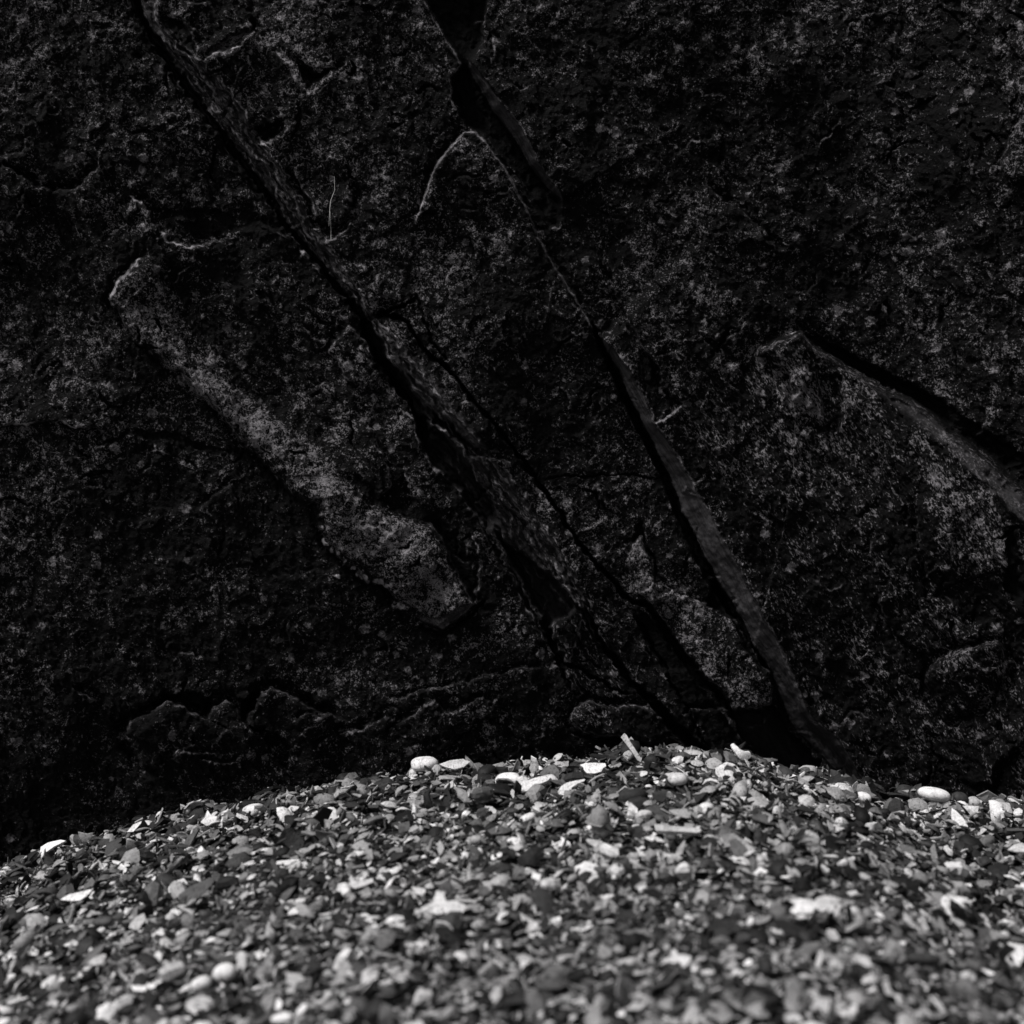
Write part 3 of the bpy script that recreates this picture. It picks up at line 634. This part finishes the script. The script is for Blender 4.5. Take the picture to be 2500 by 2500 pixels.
# ------------------------------------------------------------------ shells, shards and pebbles
def plate(n, asp=.7, irr=.3, dome=.25, bend=0., th=.09, rings=(1.,), ribs=0, rib_a=.03, pts=None, rs=None):
    """a broken piece of shell: outline of n corners, curved, with thickness. Long half-axis 1."""
    r_ = rs or rng
    if pts is None:
        a = (np.arange(n) + r_.uniform(-.35, .35, n)) / n * 2 * math.pi
        rad = 1 + irr * r_.uniform(-1, .35, n)
        ox, oy = np.cos(a) * rad, np.sin(a) * rad * asp
    else:
        ox, oy = np.array(pts, float).T; n = len(ox)
    cx, cy = ox.mean(), oy.mean()
    rr = [0.] + list(rings[:-1]) + [1.] if len(rings) > 1 else [0., 1.]
    X = [np.array([cx])]; Y = [np.array([cy])]
    for q_ in rr[1:]: X.append(cx + (ox - cx) * q_); Y.append(cy + (oy - cy) * q_)
    X = np.concatenate(X); Y = np.concatenate(Y)
    Z = dome * (1 - (X ** 2 + Y ** 2 / max(asp, .3) ** 2) * .8) + bend * X * X
    if ribs: Z = Z + rib_a * np.sin(ribs * Y / max(asp, .3) * 3)
    band = np.hypot(X - .9, Y)
    m = len(X)
    F = []
    for i in range(n): F.append((0, 1 + i, 1 + (i + 1) % n))
    for k in range(len(rr) - 2):
        a0, b0 = 1 + k * n, 1 + (k + 1) * n
        for i in range(n):
            j = (i + 1) % n
            F += [(a0 + i, b0 + i, b0 + j), (a0 + i, b0 + j, a0 + j)]
    F = np.array(F)
    top = np.stack([X, Y, Z], -1)
    bot = top - [0, 0, th]; bot[:, :2] = (bot[:, :2] - [cx, cy]) * .94 + [cx, cy]
    V = np.concatenate([top, bot, top[-n:], bot[-n:]])
    s0 = 2 * m; s1 = 2 * m + n
    side = []
    for i in range(n):
        j = (i + 1) % n
        side += [(s0 + i, s1 + i, s1 + j), (s0 + i, s1 + j, s0 + j)]
    F = np.concatenate([F, F[:, ::-1] + m, np.array(side)])
    B = np.concatenate([band, band, band[-n:], band[-n:]])
    return V, F, B

def pebble(nu=10, nv=7, sx=1., sy=.72, sz=.45, sq=2.6, lump=.07, seed=0):
    r_ = np.random.default_rng(seed)
    V = [(0, 0, sz)]; ph = r_.uniform(0, 6.28, 6)
    for j in range(1, nv):
        t = math.pi * j / nv
        for i in range(nu):
            a = 2 * math.pi * i / nu
            c, s = math.cos(a), math.sin(a)
            e = 2 / sq
            px = math.copysign(abs(c) ** e, c); py = math.copysign(abs(s) ** e, s)
            st = math.sin(t) ** .8
            k = 1 + lump * (math.sin(2 * a + ph[0]) + math.sin(3 * a + ph[1] + t) + .6 * math.sin(5 * a + ph[2] - t))
            V.append((sx * px * st * k, sy * py * st * k, sz * math.cos(t)))
    V.append((0, 0, -sz)); V = np.array(V); F = []
    for i in range(nu): F.append((0, 1 + i, 1 + (i + 1) % nu))
    for j in range(nv - 2):
        a0, b0 = 1 + j * nu, 1 + (j + 1) * nu
        for i in range(nu):
            k = (i + 1) % nu; F += [(a0 + i, b0 + i, b0 + k), (a0 + i, b0 + k, a0 + k)]
    e = len(V) - 1; a0 = 1 + (nv - 2) * nu
    for i in range(nu): F.append((a0 + i, e, a0 + (i + 1) % nu))
    return V, np.array(F), V[:, 0] * .02

R2 = (.6, 1.)
def kind_of(r, detail):
    """one random piece of the wrack"""
    n0 = 9 if detail else 6
    rg = R2 if detail else (1.,)
    if r < .50: return plate(int(rng.integers(5, n0 + 1)), rng.uniform(.4, .9), rng.uniform(.3, .6), rng.uniform(-.25, .35), rng.uniform(-.15, .15), rng.uniform(.04, .12), rg)
    if r < .66: return plate(int(rng.integers(n0 - 1, n0 + 2)), rng.uniform(.22, .4), .3, rng.uniform(0, .25), rng.uniform(-.2, .2), rng.uniform(.06, .14), rg)
    if r < .84: return plate(int(rng.integers(4, 6)), rng.uniform(.6, .9), .35, rng.uniform(0, .2), 0, rng.uniform(.08, .2), rg)
    if r < .97: return plate(10 if detail else 8, rng.uniform(.55, .8), .08, rng.uniform(.35, .6), 0, .07, rg, ribs=0)
    return pebble(9 if detail else 6, 5 if detail else 4, 1, rng.uniform(.55, .9), rng.uniform(.35, .7), rng.uniform(2, 3.5), .08, int(rng.integers(1e6)))

def rot(yaw, tx, ty):
    cy_, sy_ = math.cos(yaw), math.sin(yaw); cx, sx = math.cos(tx), math.sin(tx); c2, s2 = math.cos(ty), math.sin(ty)
    Rz = np.array([[cy_, -sy_, 0], [sy_, cy_, 0], [0, 0, 1]])
    Rx = np.array([[1, 0, 0], [0, cx, -sx], [0, sx, cx]]); Ry = np.array([[c2, 0, s2], [0, 1, 0], [-s2, 0, c2]])
    return Rx @ Ry @ Rz

hx0, hx1, hy0, hy1, hs = -1.25, 1.25, .5, 1.98, .0025
hgx = np.arange(hx0, hx1, hs); hgy = np.arange(hy0, hy1, hs)
HM = surf(*np.meshgrid(hgx, hgy)) - .008
def settle(x, y, r, th, lift=0.):
    i = int((y - hy0) / hs); j = int((x - hx0) / hs); k = max(1, int(r * .62 / hs))
    w_ = HM[max(i - k, 0):i + k + 1, max(j - k, 0):j + k + 1]
    if w_.size == 0: return float(surf(x, y))
    z = float(w_.mean() * .7 + w_.max() * .3) + lift
    np.maximum(w_, z + th * r, out=w_) if False else w_.__setitem__(slice(None), np.maximum(w_, z + th * r * .6))
    return z

def tone():
    r = rng.random()
    if r < .37: return rng.uniform(.006, .032)
    if r < .62: return rng.uniform(.04, .12)
    if r < .86: return rng.uniform(.16, .34)
    return rng.uniform(.38, .70)

def slope(x, y):
    e = .03
    return float((surf(x + e, y) - surf(x - e, y)) / (2 * e)), float((surf(x, y) - surf(x, y - e)) / e)

def place(V, x, y, z, size, yaw, tx, ty):
    return (V * size) @ rot(yaw, tx, ty).T + [x, y, z]

# thousands of small pieces that nobody could count: one object
protos = [kind_of(r, False) for r in np.linspace(0, .999, 70)]
protod = [kind_of(r, True) for r in np.linspace(0, .999, 70)]
VV, FF, TT, BB, SM = [], [], [], [], []; off = 0
N_STUFF = 35000
for i in range(N_STUFF):
    y = math.sqrt(rng.uniform(.62 ** 2, 1.83 ** 2)); hw = .46 * y + .08
    x = rng.uniform(-hw, hw)
    late = i > N_STUFF * .55
    sharp = late and y > 1.25
    p = (protod if sharp else protos)[int(rng.integers(70))]
    s = float(np.clip(rng.lognormal(math.log(.0059), .46), .0026, .016))
    s *= 1 + .28 * min(max((y - 1.35) / .25, 0), 1)
    if not late: s *= 1.15
    sx_, sy_ = slope(x, y)
    big = rng.random() < .22
    tx = rng.normal(0, .85 if big else .36) + math.atan(sy_); ty = rng.normal(0, .85 if big else .36) - math.atan(sx_)
    z = settle(x, y, s, .16, s * .25 if big else 0)
    V = place(p[0], x, y, z, s, rng.uniform(0, 6.28), tx, ty)
    SM.append(np.full(len(p[1]), rng.random() < .3)); VV.append(V); FF.append(p[1] + off); TT.append(np.full(len(V), tone())); BB.append(p[2] + rng.uniform(0, 3)); off += len(V)
stuff = mesh_obj('shell_shards', np.concatenate(VV), np.concatenate(FF), SHELL, {'tone': np.concatenate(TT), 'band': np.concatenate(BB)}, None, np.concatenate(SM))
tag(stuff, 'loose mass of small broken shell shards and grit heaped against the rock', 'shell shards', kind='stuff')

def hit(px, py):
    """where the line of sight through a photograph pixel meets the heap"""
    dx, dz = (px - 1250) / FPX, -(py - 1250) / FPX
    ys = np.linspace(.6, 1.80, 600)
    g = CZ + dz * ys - (surf(dx * ys, ys))
    k = np.where(g <= 0)[0]
    y = float(ys[k[0]]) if len(k) else 1.70
    return dx * y, y

LM = []; AUTO = []
def single(name, geo, px, py, half_px, tn, label, cat, group=None, yaw=0., tx=0., ty=0., lift=0., dy=0.):
    x, y = hit(px, py); y += dy
    s = half_px / FPX * y
    sx_, sy_ = slope(x, y)
    z = settle(x, y, s, .2, 0) + lift * s
    V = (geo[0] * s) @ rot(yaw, tx + math.atan(sy_), ty - math.atan(sx_)).T
    o = mesh_obj(name, V, geo[1], SHELL, {'tone': np.full(len(V), tn), 'band': geo[2]})
    o.location = (x, y, z)
    if group is None: LM.append((px, py, half_px, label))
    return tag(o, label, cat, group)

# the pieces one can point to
def P_(pts, **kw): return plate(len(pts), pts=pts, **kw)
bean = [(-.95, .75), (-.7, .85), (-.45, .45), (-.1, .12), (.35, .05), (.75, .1), (.98, -.15), (.95, -.5), (.6, -.75), (.1, -.8), (-.35, -.6), (-.7, -.15), (-.95, .35)]
tooth = [(-1, -.35), (-.75, .05), (-.3, .3), (.3, .42), (1, .55), (.95, .4), (.4, .15), (.05, -.05), (-.1, -.45), (-.5, -.6), (-.9, -.5)]
torn = [(-1, -.2), (-.55, .1), (-.3, .2), (-.15, .75), (.1, .6), (.2, .25), (.55, .3), (1, .1), (.7, -.35), (.4, -.6), (.25, -.2), (-.1, -.25), (-.45, -.1)]
chunk = [(-1, .3), (-.55, .42), (.2, .4), (.95, .38), (1, .1), (.75, -.1), (.6, -.4), (.1, -.55), (-.5, -.5), (-.72, -.2), (-.75, .05)]
fan = [(-.9, .5), (-.5, .85), (0, .9), (.4, .7), (.3, .5), (.6, .35), (.45, .1), (.75, -.1), (.55, -.35), (.8, -.6), (.3, -.95), (-.1, -.8), (-.5, -.3)]
frame = [(-.9, .6), (-.2, .8), (.5, .35), (1, -.1), (.6, -.5), (0, -.8), (-.35, -.75), (-.6, -.1)]
oval = [(math.cos(a), .62 * math.sin(a)) for a in np.linspace(0, 2 * math.pi, 17)[:-1]]
stick = [(-1, .16), (-.8, .2), (-.3, .14), (.3, .13), (.9, .12), (1, -.02), (.8, -.13), (.2, -.12), (-.5, -.15), (-.92, -.16)]
RG = (.4, .8, 1.)
stand = math.radians(62)    # turned up towards the camera
HALF = math.radians(38)
single('pebble', pebble(22, 14, 1, .75, .52, 3.2, .02, 3), 1240, 1925, 31, .80, 'smooth white oblong pebble, brightest one left of the crest', 'pebble', lift=.42)
single('shell', P_(bean, dome=.3, th=.3, rings=RG), 1810, 1862, 25, .78, 'white bean-shaped curved shell standing on the crest below the dark wedge', 'shell', tx=stand, lift=.95)
single('pebble', pebble(22, 14, 1, .7, .44, 2.2, .03, 8), 2280, 1966, 38, .80, 'large white oval pebble on the crest at the far right', 'pebble', yaw=-.05, lift=.36, ty=.06)
single('pebble', pebble(20, 12, 1, .7, .48, 2.3, .05, 5), 1035, 1893, 35, .70, 'whitish humped pebble on the left shoulder of the crest', 'pebble', lift=.3, ty=.08)
single('driftwood_stick', P_(stick, dome=.12, th=.2, rings=RG), 1542, 1862, 40, .46, 'pale grey stick leaning steeply to the left on the crest', 'stick', yaw=-1.0, tx=stand, lift=.5)
single('shell_shard', P_(chunk, dome=.12, th=.22, rings=RG), 1448, 1888, 32, .72, 'flat white square-cut chunk on the crest left of the leaning stick', 'shell shard', tx=HALF, lift=.4)
single('shell_shard', P_([(-1, -.3), (-.6, .1), (.2, .3), (.9, .55), (1, .3), (.85, .05), (.3, -.2), (-.3, -.5), (-.8, -.6)], dome=.2, th=.2, rings=RG), 1302, 1935, 42, .62, 'long whitish curved shard right beside the oblong pebble', 'shell shard', tx=HALF, lift=.35)
single('shell_shard', P_(tooth, dome=.15, th=.14, rings=RG), 1395, 1928, 34, .68, 'white tooth-shaped shard pointing up to the right', 'shell shard', tx=stand, lift=.35)
single('pebble', pebble(18, 12, 1, .62, .5, 2.3, .04, 12), 1288, 1992, 21, .68, 'small white egg-shaped pebble below the oblong pebble', 'pebble', yaw=.3, lift=.4, ty=-.2)
single('shell_shard', P_(torn, dome=.2, th=.1, rings=RG), 1075, 2232, 66, .58, 'large torn white shell piece in the blurred middle of the heap', 'shell shard', tx=stand * .8, lift=.3)
single('shell', P_(fan, dome=.35, th=.1, rings=RG, ribs=3, rib_a=.05), 2432, 2008, 30, .76, 'white fan-shaped ribbed shell near the right edge', 'shell', yaw=-.6, tx=stand, lift=.4)
single('shell_shard', P_([(-1, -.5), (-.95, .2), (-.3, .35), (.6, .4), (1, .3), (.3, 0), (-.4, -.3), (-.8, -.6)], dome=.2, th=.16, rings=RG), 128, 2090, 40, .78, 'white wedge of shell on the crest at the far left', 'shell shard', tx=stand * .8, lift=.3, ty=-.1)
single('shell_shard', P_([(-1, -.05), (-.4, .2), (.2, .25), (1, .5), (.8, 0), (.4, -.35), (-.2, -.3)], dome=.15, th=.12, rings=RG), 185, 2195, 40, .66, 'white pointed shard below the crest at the left', 'shell shard', tx=HALF, lift=.3)
single('slate_shard', P_([(-.6, -.9), (-.95, -.1), (-.3, .35), (.7, .75), (1, .6), (.6, .1), (-.1, -.5)], dome=.03, th=.12, rings=RG), 478, 2196, 46, .085, 'smooth dark grey flat slate leaning among the shells at the left', 'slate shard', tx=stand, lift=.4)
single('shell_shard', P_([(-.3, .9), (.2, .4), (.9, .2), (.8, -.6), (-.2, -.7), (-.9, -.3), (-.4, .1)], dome=.2, th=.15, rings=RG), 510, 2010, 24, .70, 'white forked shell piece on the left slope', 'shell shard', tx=stand, lift=.4)
single('pebble', pebble(16, 10, 1, .7, .45, 2.4, .06, 21), 618, 1983, 27, .66, 'whitish flat pebble on the left slope of the crest', 'pebble', lift=.3)
single('shell_shard', P_(frame, dome=-.2, th=.12, rings=RG), 1800, 2078, 44, .50, 'angular hollow shard with a pale rim right of centre', 'shell shard', tx=stand, lift=.3)
single('shell_shard', P_([(-.55, .3), (-.1, .5), (.35, .1), (.55, -.2), (.1, -.5), (-.25, -.5), (-.4, -.1)], dome=.05, th=.1, rings=RG), 1800, 2083, 44, .13, 'grey inner piece lying in the pale hollow shard', 'shell shard', tx=stand, lift=.42, dy=-.006)
single('shell_shard', P_(stick, dome=.2, bend=.15, th=.2, rings=RG), 1655, 2042, 58, .40, 'long pale curved sliver right of centre', 'shell shard', yaw=-.15, tx=HALF, lift=.3)
single('pebble', pebble(18, 12, 1, .8, .9, 2.0, .02, 31), 2238, 1955, 25, .035, 'dark round pebble half hidden behind the large oval pebble', 'pebble', lift=.3, dy=.05)
single('pebble', pebble(14, 10, 1, .8, .75, 3.4, .06, 33), 2108, 1958, 17, .74, 'small white blocky pebble left of the large oval pebble', 'pebble', lift=.5)
single('shell_shard', P_([(-1, .8), (1, .8), (.7, .1), (.1, -.9), (-.2, -.6), (-.4, 0)], dome=.1, th=.14, rings=RG), 2373, 1996, 21, .76, 'white tooth-like chip near the right edge', 'shell shard', tx=stand, lift=.5)
single('pebble', pebble(14, 10, 1, .75, .8, 2.6, .05, 35), 2389, 1945, 11, .55, 'tiny pale upright pebble on the crest at the right', 'pebble', lift=.7)
single('pebble', pebble(14, 10, 1, .85, .85, 2.4, .05, 36), 2440, 1953, 13, .28, 'grey angular pebble on the crest near the right edge', 'pebble', lift=.6)
single('pebble', pebble(14, 10, 1, .85, .9, 2.8, .06, 37), 2376, 1967, 17, .42, 'pale square pebble beside a dark one at the right', 'pebble', lift=.6)
single('pebble', pebble(14, 10, 1, .85, .9, 2.3, .06, 38), 2342, 1965, 19, .04, 'dark rounded pebble right of the large oval pebble', 'pebble', lift=.5)
single('shell_shard', P_([(-1, .1), (-.3, .35), (.5, .5), (1, .3), (.6, -.2), (0, -.4), (-.6, -.2)], dome=.15, th=.14, rings=RG), 1110, 1893, 38, .50, 'pale grey slanting shard right of the humped pebble', 'shell shard', tx=HALF, lift=.35)
single('pebble', pebble(14, 10, 1, .8, .6, 2.6, .05, 41), 1655, 1925, 25, .56, 'pale faceted stone right of centre below the crest', 'pebble', lift=.4)
single('shell_shard', P_([(-1, -.4), (-.6, .2), (0, .4), (.6, .2), (1, -.3), (.3, 0), (-.3, 0)], dome=.2, th=.16, rings=RG), 1735, 1925, 22, .66, 'small white arched shard below the bean-shaped shell', 'shell shard', tx=HALF, lift=.4)
single('shell', P_(oval, dome=.35, th=.08, rings=RG), 1690, 1852, 26, .40, 'pale grey flat oval shell on the crest', 'shell', tx=.25, lift=.3)
single('shell', P_(oval, dome=.3, th=.08, rings=RG), 1702, 1872, 16, .42, 'small ringed oval shell under the flat oval one', 'shell', tx=.6, lift=.4)
single('shell_shard', P_(torn, dome=.2, th=.14, rings=RG), 1650, 2345, 40, .55, 'blurred whitish ragged shell right of the front centre', 'shell shard', tx=HALF, lift=.3)
single('pebble', pebble(14, 10, 1, .75, .7, 2.3, .04, 51), 548, 2375, 30, .70, 'blurred white round pebble in the left foreground', 'pebble', lift=.4)
single('pebble', pebble(14, 10, 1, .6, .6, 2.4, .06, 52), 492, 2408, 27, .70, 'blurred white lump just below the round pebble at the left', 'pebble', yaw=.6, lift=.4)
single('shell_shard', P_([(-1, .3), (-.4, .05), (.3, .02), (1, .35), (.8, -.1), (.1, -.3), (-.7, -.15)], dome=.15, th=.16, rings=RG), 355, 2425, 42, .66, 'blurred white crescent shard in the left foreground', 'shell shard', tx=HALF, lift=.4)
single('shell', P_(oval, dome=-.35, th=.08, rings=RG), 485, 2452, 34, .48, 'blurred pale cupped shell with a dark middle at the lower left', 'shell', tx=.7, lift=.4)
single('pebble', pebble(14, 10, 1, .6, .5, 2.4, .06, 54), 690, 2482, 26, .76, 'blurred white pebble near the bottom edge', 'pebble', lift=.4)
single('shell_shard', P_([(-1, -.3), (-.8, .3), (0, .2), (.9, .4), (1, .1), (.3, -.25), (-.4, -.4)], dome=.1, th=.12, rings=RG), 880, 2158, 32, .48, 'pale grey curved plate in the blurred middle left', 'shell shard', tx=HALF, lift=.3)

# many larger pieces on top, each a thing of its own
def shade_word(t):
    return 'dark' if t < .055 else 'dark grey' if t < .16 else 'mid grey' if t < .4 else 'whitish'
NI = 258
done = 0
while done < NI:
    px = rng.uniform(-20, 2520)
    row0 = float(np.interp(px, SIL[:, 0], SIL[:, 1]))
    py = row0 + 8 + (2510 - row0) * rng.random() ** 1.15
    if any(abs(px - l[0]) < l[2] + 20 and -16 < py - l[1] < l[2] * .8 + 44 for l in LM): continue
    x, y = hit(px, py)
    s = float(np.clip(rng.lognormal(math.log(.0104), .26), .0075, .018))
    if 1.0 < (py - row0) / 120 < 99: s *= .92
    half = s / y * FPX
    r = rng.random(); t = tone()
    if r < .80:
        n = int(rng.integers(5, 12))
        g = plate(n, rng.uniform(.35, .85), rng.uniform(.3, .6), rng.uniform(-.2, .42), rng.uniform(-.12, .12), rng.uniform(.05, .14), (.35, .75, 1.)); nm, what, ct = 'shell_shard', 'broken shell shard', 'shell shard'
    elif r < .95:
        g = plate(16, rng.uniform(.4, .7), .16, rng.uniform(.35, .6), 0, .06, (.35, .7, .9, 1.)); nm, what, ct = 'shell', 'curved shell valve', 'shell'
    else:
        g = pebble(14, 9, 1, rng.uniform(.6, .9), rng.uniform(.35, .6), rng.uniform(2.1, 3), .06, int(rng.integers(1e6))); nm, what, ct = 'pebble', 'smooth pebble', 'pebble'
    zone = 'crest' if py < row0 + 110 else 'blurred front' if py > 2230 else 'middle'
    big = rng.random() < .25
    o = single(nm, g, px, py, half, t, '', ct, '%ss on the %s of the heap' % (what, zone), rng.uniform(0, 6.28), rng.normal(.15, .8 if big else .36), rng.normal(0, .8 if big else .36), .15)
    e = g[0].max(0) - g[0].min(0); asp = min(e[0], e[1]) / max(e[0], e[1])
    AUTO.append([o, px, py, half, t, 'narrow' if asp < .5 else 'broad' if asp > .8 else 'angular' if nm == 'shell_shard' else 'oval', what.split()[-1] if nm == 'pebble' else 'shell valve' if nm == 'shell' else 'shell shard'])
    done += 1
# each is described by its look and by the nearest piece one can point to
short = {}
for px, py, hp, lb in LM: short[lb] = lb.split(' on the ')[0].split(' in the ')[0].split(' near the ')[0].split(', ')[0].split(' right of ')[0].split(' left of ')[0].split(' below ')[0].split(' leaning among')[0].split(' with a ')[0].split(' pointing ')[0].split(' half hidden')[0].split(' beside ')[0]
tries = {}
for A_ in AUTO:
    o, px, py, hp, t, shp, what = A_
    l = sorted(LM, key=lambda q_: math.hypot(px - q_[0], (py - q_[1]) * 1.6))[0]
    dx, dy = px - l[0], (py - l[1]) * 1.3
    v = '' if abs(dy) < .4 * abs(dx) else 'above' if dy < 0 else 'below'
    h_ = '' if abs(dx) < .4 * abs(dy) else 'left' if dx < 0 else 'right'
    where = (v + ' and ' + h_ + ' of') if v and h_ else (v or h_ + ' of')
    near = 'just ' if math.hypot(dx, dy) < 75 else ''
    base_ = '%s %s %s %s%s the %s' % (shade_word(t), shp, what, near, where, short[l[3]])
    tries.setdefault(base_, []).append(A_)
for b_, L_ in tries.items():
    L_.sort(key=lambda q_: -q_[3])
    if len(L_) > 3: L_.sort(key=lambda q_: q_[1])
    words = ['larger ', 'smaller '] if len(L_) == 2 else ['largest ', 'middle-sized ', 'smallest '] if len(L_) == 3 else [''] if len(L_) == 1 else [w_ + ' from left, ' for w_ in ('first', 'second', 'third', 'fourth', 'fifth', 'sixth', 'seventh', 'eighth')[:len(L_)]]
    for w_, A_ in zip(words, L_): A_[0]['label'] = ' '.join((w_ + b_).split()[:16])

# ------------------------------------------------------------------ thin fibres caught on the rock
def fibre(pts, rad, name, label, cat):
    V = []; F = []; k = 6
    pr = []
    for (px, py, d) in pts:
        j = int(np.argmin(np.abs(ua - px))); i = int(np.argmin(np.abs(va - py)))
        y = float(YY[max(i - 4, 0):i + 5, max(j - 4, 0):j + 5].min()) - d
        pr.append(Vector(((px - 1250) / FPX * y, y, CZ - (py - 1250) / FPX * y)))
    for i, p in enumerate(pr):
        t = (pr[min(i + 1, len(pr) - 1)] - pr[max(i - 1, 0)]).normalized()
        a = t.cross(Vector((0, 1, 0))).normalized(); b = t.cross(a)
        r = rad * (1 - .5 * i / len(pr))
        for q_ in range(k):
            an = 2 * math.pi * q_ / k; V.append(p + a * math.cos(an) * r + b * math.sin(an) * r)
    for i in range(len(pr) - 1):
        for q_ in range(k):
            F.append((i * k + q_, i * k + (q_ + 1) % k, (i + 1) * k + (q_ + 1) % k, (i + 1) * k + q_))
    o = mesh_obj(name, np.array([list(v) for v in V]), np.array(F), FIBRE)
    return tag(o, label, cat)
fibre([(803, 552, .001), (804, 535, .004), (805, 515, .006), (806, 500, .007), (808, 488, .006), (813, 475, .006), (817, 465, .005), (817, 450, .004), (816, 430, .001)], .00034,
      'plant_fibre', 'thin pale fibre hanging on the dark rock beside the long crack', 'fibre')
fibre([(808, 585, .001), (808, 560, .003), (807, 540, .005), (806, 520, .006), (805, 510, .006)], .00022,
      'plant_fibre', 'second, shorter hair-thin strand below the pale hanging fibre', 'fibre')
